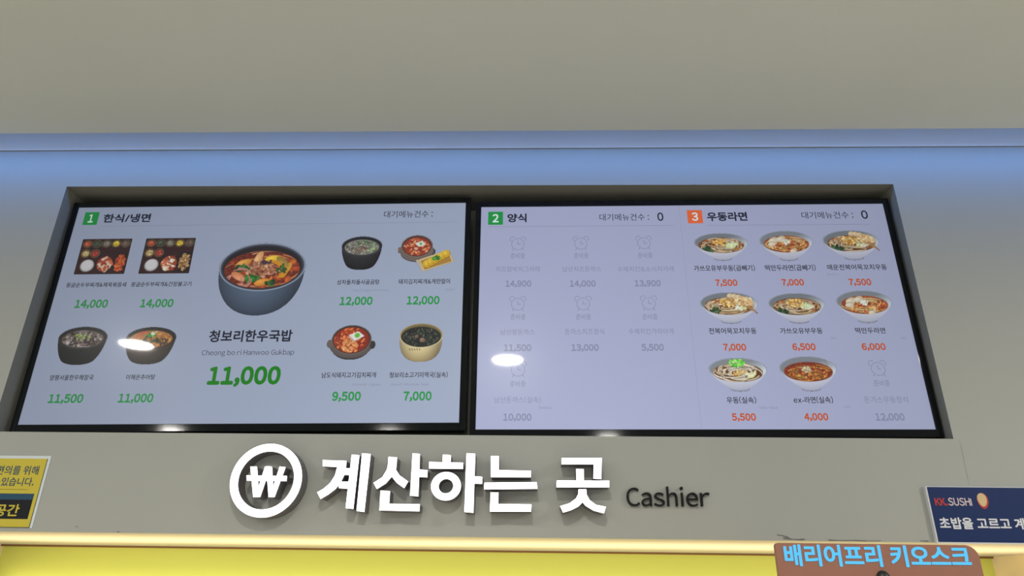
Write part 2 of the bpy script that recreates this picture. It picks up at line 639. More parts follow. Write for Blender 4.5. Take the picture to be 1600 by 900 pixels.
        return link(name, me, M_PIC, parent)


def soup_clip(p, cx, cy, rx, ry):
    return p.ell_mask(cx, cy, rx, ry)[0]


def dish_big(p):
    a = p.h / p.w
    p.body(0.27, 0.98, 0.60, -a + .02, 0.47, 0.22, (80, 96, 118), (40, 50, 66), 2.4)
    p.ell(0, 0.285, 0.99, 0.605, (118, 130, 150))
    p.ell(0, 0.285, 0.955, 0.575, (60, 66, 80))
    p.ell(0, 0.275, 0.91, 0.54, (34, 30, 34))
    p.ell(0, 0.22, 0.87, 0.475, (112, 42, 26))
    k = soup_clip(p, 0, 0.22, 0.86, 0.465)
    p.mottle(k, .12)
    p.noodles(40, 0, .19, .82, .42, .035, [(196, 120, 84), (176, 92, 60), (214, 150, 120)], k)
    p.bits(60, 0, .2, .80, .42, .085, [(150, 62, 30), (126, 46, 26), (182, 96, 40)], k)
    for x, y, r, c in [(-.45, .38, .4, (206, 140, 56)), (-.12, .50, 1.2, (214, 158, 104)), (.22, .48, .1, (216, 176, 40)),
                       (.55, .22, 1.0, (204, 150, 50)), (-.52, .05, 2.6, (206, 130, 84)), (.05, -.10, .2, (204, 132, 38)), (.45, .40, 2.4, (150, 120, 50))]:
        p.ell(x, y, .19, .085, c, r, [min(255, v + 40) for v in c], k)
    for i in range(5):
        p.line(arc_pts(.10 + .02 * i, .16, .34 + .012 * i, 95, -30, 10, .26), .05, p.jit((210, 140, 36)), k)
    p.bits(70, -.05, .20, .34, .20, .055, [(168, 122, 92), (142, 92, 66), (190, 140, 108), (120, 70, 44)], k)
    p.bits(16, -.48, .26, .16, .09, .06, [(40, 84, 40), (54, 104, 48), (30, 60, 30)], k)
    p.bits(14, -.20, .0, .16, .07, .06, [(40, 110, 40), (30, 84, 34)], k)
    p.bits(12, .42, .22, .16, .09, .055, [(50, 84, 38), (40, 66, 34)], k)
    p.bits(12, .28, -.12, .14, .07, .05, [(44, 90, 38), (30, 60, 30)], k)
    p.bits(9, .1, .42, .12, .05, .05, [(48, 40, 54), (60, 50, 60)], k)
    p.noodles(16, -.5, .0, .3, .22, .022, [(226, 170, 150), (210, 140, 120)], k)
    p.ring(0, 0.285, 0.985, 0.60, .022, (150, 160, 176))


def dish_pot(p, soup, bits, body=(40, 40, 44), dark=(14, 14, 16), rim=(70, 68, 70), noodle=None, top=None):
    a = p.h / p.w
    p.body(0.38 * a, 0.97, 0.55 * a, -a + .03, 0.66, 0.30 * a, body, dark, 1.7)
    p.ell(0, 0.40 * a, 0.985, 0.575 * a, rim)
    p.ell(0, 0.40 * a, 0.93, 0.53 * a, [v * .45 for v in rim])
    p.ell(0, 0.34 * a, 0.84, 0.45 * a, soup)
    k = soup_clip(p, 0, 0.34 * a, 0.83, 0.44 * a)
    p.mottle(k, .10)
    if noodle:
        p.noodles(26, 0, .34 * a, .78, .40 * a, .04, noodle, k)
    p.bits(110, 0, .32 * a, .76, .38 * a, .075, bits, k)
    if top:
        for (x, y, rx, ry, n, cols) in top:
            p.bits(n, x, y * a, rx, ry * a, .065, cols, k)


def dish_jjigae(p, small=False):
    a = p.h / p.w
    p.ell(0, -.22 * a, .80, .70 * a, (58, 54, 54))
    p.ell(0, -.12 * a, .88, .70 * a, (92, 82, 78))
    p.ell(-.88, -.05 * a, .12, .22 * a, (106, 92, 86))
    p.ell(.88, -.12 * a, .12, .22 * a, (52, 48, 50))
    p.ell(0, .16 * a, .82, .80 * a, (112, 100, 94))
    p.ell(0, .17 * a, .78, .76 * a, (60, 46, 42))
    p.ell(0, .15 * a, .73, .70 * a, (138, 44, 24))
    k = soup_clip(p, 0, .15 * a, .72, .69 * a)
    p.bits(110, 0, .15 * a, .68, .64 * a, .085, [(166, 64, 30), (190, 92, 44), (120, 34, 20), (205, 120, 70)], k)
    p.bits(22, -.08, -.12 * a, .28, .30 * a, .10, [(204, 140, 84), (184, 112, 60)], k)
    p.poly([(-.12, .42 * a), (.26, .62 * a), (.52, .36 * a), (.14, .10 * a)], (226, 222, 220))
    p.poly([(-.12, .42 * a), (.14, .10 * a), (.14, .0), (-.12, .32 * a)], (188, 178, 172))
    p.ell(.22, .40 * a, .11, .13 * a, (96, 184, 60), .4)


def dish_kimchiegg(p):
    a = p.h / p.w
    q = Pic(p.w * .68, p.h * .74, p.w * .68 / 90, 7)
    # the stew pot, upper left
    ox, oy, s = -.34, .22 * a, .66
    def E(x, y, rx, ry, c): p.ell(ox + x * s, oy + y * s * 1.0, rx * s, ry * s, c)
    E(0, -.22, .86, .56, (70, 62, 60)); E(-.90, -.08, .14, .18, (128, 104, 92)); E(.86, -.18, .14, .18, (58, 54, 56))
    E(0, -.12, .90, .62, (110, 98, 92)); E(0, .14, .84, .66, (122, 104, 94)); E(0, .15, .78, .60, (70, 46, 40)); E(0, .13, .72, .54, (146, 54, 32))
    k = soup_clip(p, ox, oy + .13 * s, .71 * s, .53 * s)
    p.bits(80, ox, oy + .11 * s, .68 * s, .50 * s, .05, [(186, 94, 52), (206, 130, 88), (140, 54, 30), (196, 150, 116)], k)
    p.poly([(ox - .08, oy + .22), (ox + .18, oy + .30), (ox + .30, oy + .14), (ox + .06, oy + .07)], (222, 218, 214))
    p.ell(ox + .13, oy + .19, .05, .05, (92, 176, 66))
    # rolled omelette on a rectangular plate
    p.poly([(-.26, -.36 * a), (.78, .16 * a), (.98, -.48 * a), (-.08, -a * .97)], (206, 186, 140))
    p.poly([(-.36, -.38 * a), (-.27, -.36 * a), (-.07, -a * .98), (-.14, -a * .90)], (196, 182, 160))
    p.poly([(-.19, -.42 * a), (.74, .06 * a), (.90, -.46 * a), (-.03, -a * .88)], (170, 128, 60))
    for i in range(6):
        x, y = .06 + .125 * i, (-.60 + .105 * i) * a
        p.ell(x, y, .15, .20 * a, (158, 116, 24)); p.ell(x - .012, y + .015, .145, .19 * a, (214, 172, 40), 0, (240, 208, 84))
        p.ring(x - .012, y + .015, .10, .13 * a, .018, (190, 146, 30))
    p.bits(14, .36, -.28 * a, .13, .12 * a, .055, [(48, 110, 34), (76, 140, 48), (30, 80, 26)])


def dish_seaweed(p):
    a = p.h / p.w
    p.body(0.30 * a, 0.97, 0.60 * a, -a + .03, 0.74, 0.42 * a, (206, 190, 144), (140, 122, 84), 2.6)
    p.ell(0, 0.36 * a, 0.985, 0.62 * a, (206, 192, 152))
    p.ell(0, 0.37 * a, 0.94, 0.585 * a, (120, 104, 66))
    p.ell(0, 0.30 * a, 0.90, 0.52 * a, (34, 36, 34))
    k = soup_clip(p, 0, 0.30 * a, 0.89, 0.51 * a)
    p.bits(130, 0, .30 * a, .86, .46 * a, .07, [(22, 28, 26), (40, 48, 40), (70, 74, 60), (16, 20, 18)], k, .4)
    p.bits(40, 0, .28 * a, .8, .42 * a, .03, [(120, 122, 104), (150, 146, 120), (96, 90, 76)], k, .4)
    p.ell(.06, .14 * a, .12, .12 * a, (122, 96, 80), .3, (150, 120, 100), k)
    p.ell(-.20, .32 * a, .10, .09 * a, (104, 82, 66), .8, (130, 104, 84), k)
    for i in range(5):
        p.line([(-.50 + .11 * i, -.30 * a), (-.46 + .11 * i, -.38 * a)], .035, (112, 96, 62))


def dish_tray(p, meat):
    a = p.h / p.w
    p.poly([(-.995, -a), (.995, -a), (.995, a), (-.995, a)], (52, 20, 22))
    k = np.ones_like(p.A)
    p.mottle(k, .10)
    for i, c in enumerate([(176, 72, 40), (58, 66, 50), (118, 110, 98), (200, 168, 46), (104, 84, 72)]):
        x = -.76 + .385 * i
        p.ell(x, .72 * a, .185, .22 * a, (126, 122, 76)); p.ell(x, .72 * a, .165, .20 * a, (44, 34, 26)); p.ell(x, .71 * a, .135, .16 * a, c, 0, [min(255, v + 30) for v in c])
        p.bits(9, x, .71 * a, .11, .13 * a, .035, [c, [v * .7 for v in c], [min(255, v + 40) for v in c]])
    for x, c in ((-.74, (186, 162, 104)), (-.36, (160, 54, 44))):
        p.ell(x, .17 * a, .19, .24 * a, (128, 112, 70)); p.ell(x, .17 * a, .165, .21 * a, (54, 34, 26)); p.ell(x, .16 * a, .14, .17 * a, c)
        p.bits(9, x, .16 * a, .11, .13 * a, .04, [c, [v * .75 for v in c], [min(255, v + 30) for v in c]])
    p.ell(-.56, -.52 * a, .29, .36 * a, (112, 106, 104)); p.ell(-.56, -.51 * a, .255, .325 * a, (196, 194, 198)); p.ell(-.57, -.49 * a, .2, .26 * a, (214, 212, 214))
    p.ell(.12, -.45 * a, .34, .46 * a, (40, 30, 28)); p.ell(.12, -.43 * a, .31, .42 * a, (150, 72, 40))
    p.bits(46, .12, -.43 * a, .27, .36 * a, .085, [(206, 178, 150), (176, 84, 48), (222, 204, 184), (140, 50, 30)])
    p.poly([(.50, -.90 * a), (.94, -.90 * a), (.94, .22 * a), (.50, .22 * a)], (34, 22, 22))
    p.bits(70, .72, -.36 * a, .18, .46 * a, .07, meat)


UB = dict(wall=(148, 156, 168), rim=(176, 184, 196))


def bowl_noodle(p, soup, inner=(146, 154, 164)):
    """Wide white ceramic noodle bowl on a small foot; returns the soup mask."""
    a = p.h / p.w
    p.ell(0, -.84 * a, .335, .15 * a, (140, 143, 162))
    p.ell(0, -.80 * a, .335, .14 * a, (166, 169, 188))
    p.body(0.24 * a, 0.975, 0.67 * a, -a * .88, 0.30, 0.12 * a, (198, 202, 218), (172, 176, 196), 1.12, False)
    p.ell(0, 0.26 * a, 0.99, 0.70 * a, UB['rim'])
    p.ell(0, 0.27 * a, 0.955, 0.665 * a, inner)
    m = p.ell_mask(0, 0.27 * a, 0.955, 0.665 * a)[0]
    p.C = np.clip(p.C * (1 + (m * np.clip(-p.Y * 1.0 + .15 + p.X * .25, -.2, .4))[..., None]), 0, 255)
    p.ell(0, 0.10 * a, 0.84, 0.55 * a, soup)
    return soup_clip(p, 0, 0.10 * a, 0.83, 0.54 * a)


NO = [(216, 190, 150), (190, 160, 116), (230, 210, 178)]


def dish_udon(p, abalone=False):
    a = p.h / p.w
    k = bowl_noodle(p, (112, 66, 34))
    p.mottle(k, .12)
    p.noodles(64, 0, .08 * a, .80, .50 * a, .036, NO, k)
    p.bits(22, .58, .05 * a, .16, .26 * a, .05, [(150, 92, 46), (104, 54, 26)], k)
    p.bits(14, -.35, .38 * a, .3, .10 * a, .05, [(142, 84, 44), (160, 100, 60)], k)
    p.bits(26, .38, .10 * a, .22, .16 * a, .08, [(196, 204, 168), (178, 194, 140), (216, 212, 190)], k)
    p.bits(44, -.04, .30 * a, .26, .24 * a, .065, [(206, 166, 92), (186, 136, 62), (224, 190, 124), (160, 110, 48)])
    p.bits(34, -.52, -.22 * a, .20, .18 * a, .065, [(34, 62, 34), (24, 44, 26), (58, 88, 48)], k)
    if abalone:
        for i in range(6):
            x, y = -.02 + .14 * i, (.74 - .012 * i * i * 1.6) * a
            p.ell(x + .08, y, .105, .15 * a, (204, 176, 136), .5, (232, 212, 180))
            p.line([(x, y - .12 * a), (x + .24, y - .62 * a)], .05, (170, 128, 80))
        p.bits(26, .50, .38 * a, .28, .24 * a, .085, [(222, 196, 152), (204, 170, 120), (190, 150, 96)])


def dish_ramen(p):
    a = p.h / p.w
    k = bowl_noodle(p, (150, 66, 30), (156, 164, 174))
    p.mottle(k, .10)
    p.noodles(46, .05, .04 * a, .78, .44 * a, .034, [(218, 172, 104), (200, 140, 74), (226, 190, 132)], k)
    p.bits(60, .1, .02 * a, .70, .42 * a, .05, [(196, 110, 54), (214, 150, 84), (176, 78, 36), (226, 180, 120)], k)
    for x, y, r in [(-.46, .34, .20), (-.52, .12, .17), (-.18, .44, .18), (.22, -.34, .14)]:
        p.ell(x, y * a, r, r * .62, (208, 196, 170), .4, (236, 226, 204))
        p.line(arc_pts(x, y * a, r * .8, 20, 150, 8, r * .45), .03, (186, 168, 134))
    p.bits(18, 0, .24 * a, .13, .13 * a, .06, [(220, 220, 208), (206, 206, 188)])
    p.bits(14, .1, .1 * a, .5, .3 * a, .022, [(96, 130, 60), (60, 90, 40)], k)


def dish_udon_green(p):
    a = p.h / p.w
    k = bowl_noodle(p, (100, 58, 30), (164, 172, 180))
    p.mottle(k, .10)
    p.noodles(66, -.05, .10 * a, .78, .50 * a, .038, [(230, 216, 190), (214, 196, 164), (240, 230, 212)], k)
    p.bits(20, .02, .06 * a, .22, .16 * a, .05, [(206, 170, 100), (186, 140, 70)], k)
    p.bits(20, .44, -.02 * a, .20, .14 * a, .07, [(208, 210, 160), (226, 220, 190), (180, 196, 120)], k)
    p.bits(46, .0, .66 * a, .25, .20 * a, .06, [(70, 168, 46), (104, 200, 70), (48, 130, 34), (150, 220, 110)])


def dish_spicy(p):
    a = p.h / p.w
    k = bowl_noodle(p, (128, 46, 24), (160, 166, 178))
    p.mottle(k, .10)
    p.noodles(54, .02, .02 * a, .74, .42 * a, .03, [(206, 138, 60), (184, 110, 44), (216, 160, 84)], k)
    p.bits(80, .02, .02 * a, .66, .38 * a, .04, [(196, 120, 48), (160, 80, 34), (214, 150, 70), (124, 46, 22)], k)
    p.bits(20, -.06, .22 * a, .15, .14 * a, .055, [(196, 190, 160), (176, 168, 134)])
    p.bits(22, 0, -.02 * a, .5, .26 * a, .022, [(60, 84, 36), (90, 110, 50)], k)
    p.line([(.62, .78 * a), (.70, .40 * a)], .02, (110, 116, 128))


def dish_gomtang(p):
    dish_pot(p, (122, 126, 118), [(104, 92, 82), (142, 142, 130), (84, 72, 64), (120, 124, 112)],
             (44, 44, 48), (12, 12, 14), (62, 62, 66), None,
             [(-.05, .25, .30, .16, 30, [(112, 86, 74), (86, 62, 54), (136, 110, 96)]), (.15, .56, .45, .14, 20, [(96, 120, 84), (70, 100, 60)]), (.45, .25, .2, .16, 8, [(120, 150, 104)])])


def dish_haejang(p):
    dish_pot(p, (100, 88, 84), [(112, 98, 92), (74, 60, 54), (140, 128, 122), (48, 40, 38), (160, 150, 146)],
             (24, 27, 28), (6, 8, 9), (50, 50, 54), [(150, 140, 138), (120, 108, 104)],
             [(0, .45, .35, .14, 18, [(104, 124, 66), (140, 150, 84)]), (.4, .2, .2, .2, 14, [(44, 34, 32), (60, 46, 42)]), (-.3, .2, .3, .2, 10, [(40, 34, 32)])])


def dish_chueo(p):
    dish_pot(p, (172, 116, 54), [(168, 108, 44), (150, 96, 42), (186, 130, 66)],
             (62, 48, 40), (22, 15, 12), (34, 28, 28), None,
             [(-.05, .36, .30, .20, 30, [(60, 66, 34), (40, 46, 26)]), (.45, .2, .25, .18, 22, [(46, 36, 20), (70, 54, 26)]),
              (-.05, .60, .28, .12, 16, [(60, 160, 60), (40, 120, 44)]), (-.35, .62, .14, .12, 8, [(190, 66, 44)]), (.10, .66, .10, .10, 5, [(214, 222, 200)])])


DISH = {
    'tray': lambda p: dish_tray(p, [(178, 72, 34), (150, 54, 26), (198, 100, 50)]),
    'tray2': lambda p: dish_tray(p, [(168, 128, 84), (134, 96, 58), (196, 164, 116), (110, 84, 44)]),
    'big': dish_big, 'gomtang': dish_gomtang, 'kimchiegg': dish_kimchiegg, 'haejang': dish_haejang, 'chueo': dish_chueo,
    'jjigae': dish_jjigae, 'miyeok': dish_seaweed, 'udon': dish_udon, 'abalone': lambda p: dish_udon(p, True), 'ramen': dish_ramen,
    'green': dish_udon_green, 'spicy': dish_spicy,
}

# ------------------------------------------------------------------ menu screens
DW, DH = 1.21, 0.6806
# panel-local positions in millimetres from the panel's centre
LEFT_TEXT = [
 ('title', '한식/냉면', -444.4, 301.1, 148.5, 30.6), ('count', '대기메뉴건수 :', 429.5, 303.0, 150.2, 24.0),
 ('cap', '몽글순두부찌개&제육볶음세', -487.3, 76.6, 180.4, 15.6), ('cap', '몽글순두부찌개&간장불고기', -291.8, 76.6, 180.7, 15.6),
 ('price', '14,000', -487, 14.3, 98.0, 30.0), ('price', '14,000', -292.4, 14.3, 98.0, 30.0),
 ('big', '청보리한우국밥', 0.7, -88.1, 240.0, 36.5), ('en', 'Cheong bo ri Hanwoo Gukbap', -0.1, -139.3, 263.5, 20.6),
 ('bigprice', '11,000', 0.2, -207.7, 204.3, 60.5),
 ('cap', '상차돌차돌사골곰탕', 295.0, 77.0, 125.5, 16.0), ('sub', 'Yangji Sagol Gomtang', 331.2, 50.2, 109.3, 10.0), ('price', '12,000', 294.2, 15.6, 96.0, 30.0),
 ('cap', '돼지김치찌개&계란말이', 489.9, 76.9, 151.7, 16.4), ('sub', 'Kimchi', 567.0, 50.2, 24.6, 7.0), ('price', '12,000', 489.7, 15.7, 95.5, 30.0),
 ('cap', '양평서울한우해장국', -489.0, -207.5, 124.1, 16.2), ('cap', '이해온추어탕', -292.8, -207.4, 82.4, 15.6),
 ('price', '11,500', -490.1, -269.0, 97.8, 29.0), ('price', '11,000', -293.3, -268.7, 98.0, 29.0),
 ('cap', '남도식돼지고기김치찌개', 293.6, -205.4, 151.7, 16.2), ('cap', '청보리소고기미역국(실속)', 488.5, -206.1, 162.4, 17.0),
 ('sub', 'Kimchi Jjigae', 345.4, -233.4, 77.2, 9.0), ('sub', 'Beef Miyeok Guk', 466.3, -233.7, 104.3, 9.0),
 ('price', '9,500', 293.1, -267.0, 79.0, 29.5), ('price', '7,000', 488.9, -267.5, 77.5, 29.5),
]
RIGHT_TEXT = [
 ('title', '양식', -496.1, 301.8, 58.2, 30.2), ('count', '대기메뉴건수 :', -172.4, 301.4, 148.9, 23.4), ('zero', '0', -63.8, 302.0, 18.2, 29.1),
 ('soon', '준비중', -493.6, 174.0, 42.4, 18.0), ('soon', '준비중', -306.3, 173.5, 42.4, 18.0), ('soon', '준비중', -118.3, 172.8, 43.0, 18.0),
 ('soon', '준비중', -492.4, -19.3, 43.0, 17.8), ('soon', '준비중', -306.3, -19.8, 42.0, 17.7), ('soon', '준비중', -118.2, -20.4, 43.0, 17.6),
 ('soon', '준비중', -492.7, -215.1, 42.8, 17.0), ('soon', '준비중', 490.3, -214.6, 43.0, 17.0),
 ('gcap', '치즈함박허그카레', -493.7, 130.9, 128.8, 18.0), ('gcap', '남산치즈돈까스', -305.9, 129.9, 112.2, 18.0), ('gcap', '수제치킨&소시지카레', -120.4, 128.8, 164.5, 17.6),
 ('gprice', '14,900', -491.5, 83.3, 75.0, 23.0), ('gprice', '14,000', -304.9, 82.4, 75.0, 23.0), ('gprice', '13,900', -117.6, 82.2, 75.0, 23.0),
 ('gcap', '남산왕돈까스', -493.3, -64.5, 96.8, 17.4), ('gcap', '돈까스치즈정식', -305.3, -64.1, 109.9, 17.8), ('gcap', '수제치킨가라아게', -118.5, -64.0, 125.6, 17.4),
 ('gprice', '11,500', -493.4, -112.4, 77.0, 23.0), ('gprice', '13,000', -305.1, -112.4, 76.0, 23.0), ('gprice', '5,500', -117.6, -112.4, 61.7, 23.0),
 ('gcap', '남산돈까스(실속)', -493.1, -259.3, 126.6, 18.4), ('sub', 'Donkatsu', -418.4, -280.8, 33.2, 7.5), ('gprice', '10,000', -493.5, -307.9, 76.0, 22.6),
 ('title', '우동라면', 135.6, 300.8, 120.1, 31.0), ('count', '대기메뉴건수 :', 433.8, 302.7, 152.6, 23.4), ('zero', '0', 543.8, 303.5, 19.5, 29.3),
 ('cap', '가쓰오유부우동(곱빼기)', 108.1, 130.1, 176.0, 20.0), ('cap', '떡만두라면(곱빼기)', 297.9, 130.0, 145.6, 20.0), ('cap', '매운전복어묵꼬치우동', 489.2, 130.5, 170.0, 18.0),
 ('sub', 'Spicy', 415.5, 108.6, 34.1, 7.1),
 ('oprice', '7,500', 108.2, 82.5, 63.0, 23.6), ('oprice', '7,000', 297.9, 82.5, 63.6, 23.6), ('oprice', '7,500', 488.6, 82.2, 63.7, 23.6),
 ('cap', '전복어묵꼬치우동', 108.7, -63.8, 132.0, 18.4), ('cap', '가쓰오유부우동', 298.8, -64.2, 117.0, 17.8), ('cap', '떡만두라면', 489.0, -64.2, 82.5, 17.4),
 ('sub', 'Udon', 383.5, -85.5, 13.9, 6.5), ('sub', 'Ramen', 575.1, -86.6, 14.0, 6.4),
 ('oprice', '7,000', 108.7, -112.7, 63.0, 23.2), ('oprice', '6,500', 298.9, -112.3, 63.4, 23.2), ('oprice', '6,000', 489.0, -112.5, 65.0, 23.0),
 ('cap', '우동(실속)', 108.8, -261.0, 78.8, 19.0), ('cap', 'ex-라면(실속)', 299.8, -260.6, 104.4, 19.0), ('gcap', '돈가스우동정식', 492.4, -260.2, 115.2, 18.4),
 ('oprice', '5,500', 109.6, -307.9, 63.4, 22.8), ('oprice', '4,000', 300.1, -307.4, 63.0, 22.6), ('gprice', '12,000', 493.1, -308.0, 76.0, 22.6),
 ('sub', 'Udon Value', 178.7, -280.8, 48.8, 8.0), ('sub', 'Value', 385.5, -278.8, 16.6, 6.9),
]
# kind: part name, material, boldness
STYLE = {
    'title': ('section_heading', 'dark', .036), 'count': ('waiting_count', 'grey', .008), 'zero': ('waiting_count', 'dark', .026),
    'cap': ('dish_name', 'cap', .016), 'gcap': ('dish_name', 'faint', .002), 'sub': ('dish_subtitle', 'sub', .0), 'en': ('dish_subtitle', 'grey', -.004),
    'big': ('dish_name', 'dark', .030), 'price': ('price', 'green', .046), 'bigprice': ('price', 'vivid', .052),
    'gprice': ('price', 'faint', .042), 'oprice': ('price', 'orange', .046), 'soon': ('preparing_note', 'faint', .006),
}
PART_LABEL = {'title': 'bold navy section heading', 'zero': 'bold waiting number', 'price': 'green price', 'bigprice': 'large vivid green price',
              'oprice': 'orange price', 'gprice': 'faint grey price', 'gcap': 'faint grey dish name', 'big': 'large bold dish name',
              'en': 'thin grey romanised dish name', 'soon': 'faint grey preparing note'}


def menu_screen(label, loc, roll, texts, white):
    t = thing('menu_screen', label, 'screen', loc, -roll)
    b, bb = 0.0165, 0.021
    x0, x1, z0, z1 = -DW / 2 - b, DW / 2 + b, -DH / 2 - bb, DH / 2 + b
    bm = bmesh.new()
    bm_box(bm, x0, -DW / 2, -0.004, 0.012, z0, z1, .0012)
    bm_box(bm, DW / 2, x1, -0.004, 0.012, z0, z1, .0012)
    bm_box(bm, -DW / 2, DW / 2, -0.004, 0.012, DH / 2, z1, .0012)
    bm_box(bm, -DW / 2, DW / 2, -0.004, 0.012, z0, -DH / 2, .0012)
    link('bezel', bm_mesh(bm, 'bezel'), M_BEZEL, t)
    box('back_shell', (x0 + .004, x1 - .004, 0.012, 0.055, z0 + .004, z1 - .004), M_BACKSHELL, t, .006)
    panel = box('display_panel', (-DW / 2, DW / 2, 0.0, 0.010, -DH / 2, DH / 2), white, t)
    for kind, s, x, z, w, h in texts:
        nm, mk, off = STYLE[kind]
        o = flat_text(nm, s, x / 1000, z / 1000, w / 1000, h / 1000, -0.0004, LC[mk], t, off, 3)
        if kind in PART_LABEL:
            o['label'] = PART_LABEL[kind]
    return t


def badge(t, digit, x, z, mat):
    o = flat('number_badge', [round_rect(x - .0225, x + .0225, z - .0225, z + .0225, .002)], -0.0004, LC[mat], t)
    o['label'] = ('green' if 'green' in mat else 'orange') + ' square badge with number ' + digit
    flat_text('badge_digit', digit, x, z, .016 if digit == '1' else .0185, .029, -0.0007, LC['white'], o, .03)


def dish(t, kind, x, z, w, h, seed, label):
    cell = 0.00125
    p = Pic(w / 1000, h / 1000, cell, seed)
    DISH[kind](p)
    o = p.build('dish_picture', x / 1000, z / 1000, -0.0004, t)
    o['label'] = label


def clock(t, x, z):
    s = .0185
    P = stroke_polys(arc_pts(x, z, s, 0, 360, 36), .0016)
    for q in (-1, 1):
        P += stroke_polys(arc_pts(x + q * s * .82, z + s * .86, s * .44, 45 - q * 25 - 65, 45 - q * 25 + 130, 10), .0016) if q > 0 else \
             stroke_polys(arc_pts(x + q * s * .82, z + s * .86, s * .44, 45, 240, 10), .0016)
        P += stroke_polys([(x + q * s * .68, z - s * .76), (x + q * s * .88, z - s * 1.16)], .0018)
    P += stroke_polys([(x, z + s * .55), (x, z - s * .02)], .0018) + stroke_polys([(x - .0008, z - s * .02), (x + s * .48, z - s * .02)], .0018)
    o = flat('clock_icon', P, -0.0004, LC['faint'], t)
    o['label'] = 'faint outline alarm clock icon'


TL = menu_screen('left wall menu screen with green prices and a large soup bowl picture', (-0.6333, 0.0, 2.3341), 0.0120, LEFT_TEXT, M_LCD)
badge(TL, '1', -.5578, .3012, 'badge_green')
flat('divider_line', [rect(.031, .2736, 1.10, .0011)], -0.0004, LC['line'], TL)
dish(TL, 'tray', -488, 170.3, 153, 118.5, 11, 'set meal tray picture, red meat plate')
dish(TL, 'tray2', -292, 170.3, 153, 118.5, 12, 'set meal tray picture, brown meat plate')
dish(TL, 'big', 3, 92.6, 262, 236.8, 13, 'large picture of a red beef soup in a slate bowl')
dish(TL, 'gomtang', 296, 171.7, 125, 115, 14, 'black pot of pale beef broth picture')
dish(TL, 'kimchiegg', 491.4, 170.6, 171.6, 126.8, 15, 'kimchi stew pot with rolled omelette picture')
dish(TL, 'haejang', -486, -113.8, 145, 118.7, 16, 'black pot of grey offal soup picture')
dish(TL, 'chueo', -287, -115.0, 148, 116, 17, 'dark brown pot of orange loach soup picture')
dish(TL, 'jjigae', 291.8, -110.8, 139, 110, 18, 'red kimchi stew with tofu picture')
dish(TL, 'miyeok', 489.7, -112.2, 125.7, 117.6, 19, 'cream bowl of black seaweed soup picture')

TR = menu_screen('right wall menu screen with faint clock icons and orange priced noodle bowls', (0.6242, -0.0074, 2.3262), 0.0075, RIGHT_TEXT, M_LCD_B)
badge(TR, '2', -.5610, .3013, 'badge_green')
badge(TR, '3', .0396, .3011, 'badge_orange')
flat('divider_line', [rect(-.303, .272, .56, .0012)], -0.0004, LC['line'], TR)
flat('divider_line', [rect(.313, .2709, .48, .0012)], -0.0004, LC['line'], TR)
flat('divider_line', [rect(-.0053, 0, .0018, .676)], -0.0004, LC['fold'], TR)
for cx, cz in ((-493.2, 213), (-305.9, 213), (-119.2, 213), (-493, 20), (-305.8, 20), (-118.9, 20), (-492, -175), (488.6, -175)):
    clock(TR, cx / 1000, cz / 1000)
for k, (kind, x, z, w, h, lab) in enumerate([
        ('udon', 107.3, 199.7, 160, 93, 'top left udon bowl picture'), ('ramen', 298.5, 202, 157, 101, 'top dumpling ramen bowl picture'),
        ('abalone', 487.5, 202.5, 166, 99.8, 'top right udon bowl picture with skewers'), ('abalone', 108.2, 6.2, 165.5, 98, 'middle udon bowl picture with skewers'),
        ('udon', 298.2, 4.2, 160, 94.8, 'middle udon bowl picture'), ('ramen', 488.2, 8, 157, 101, 'middle dumpling ramen bowl picture'),
        ('green', 109.1, -189.3, 160, 97.1, 'udon bowl picture with green onion'), ('spicy', 299.5, -187.5, 156.6, 100.9, 'red spicy ramen bowl picture')]):
    dish(TR, kind, x, z, w, h, 30 + k, lab)

# ------------------------------------------------------------------ lit cashier sign
YF, YBK = -0.092, YW           # faces stand about 5 cm off the wall


def lit_piece(name, label, V, F, group='illuminated cashier sign'):
    cx, cz = V.mean(0)
    t = thing(name, label, 'sign letter', (cx, YW, cz), 0, group)
    V = V - np.array([cx, cz])
    vs, fs = solid_glyph(V, F, YF + .004 - YW, YBK - YW, front=False)
    mesh_obj('side_return', vs, fs, M_RETURN, t)
    vs, fs = solid_glyph(V, F, YF - YW, YF + .004 - YW)
    o = mesh_obj('lit_face', vs, fs, M_LETTER, t)
    o['label'] = 'glowing white face'
    return t


# ring
n = 72
Vr = np.array([(-.4921 + .0895 * math.cos(2 * math.pi * i / n), 1.8345 + .0895 * math.sin(2 * math.pi * i / n)) for i in range(n)] +
              [(-.4921 + .0708 * math.cos(2 * math.pi * i / n), 1.8345 + .0708 * math.sin(2 * math.pi * i / n)) for i in range(n)])
Fr = [[i, (i + 1) % n, n + (i + 1) % n, n + i] for i in range(n)]
lit_piece('sign_ring', 'round glowing white ring left of the big lit letters', Vr, Fr)


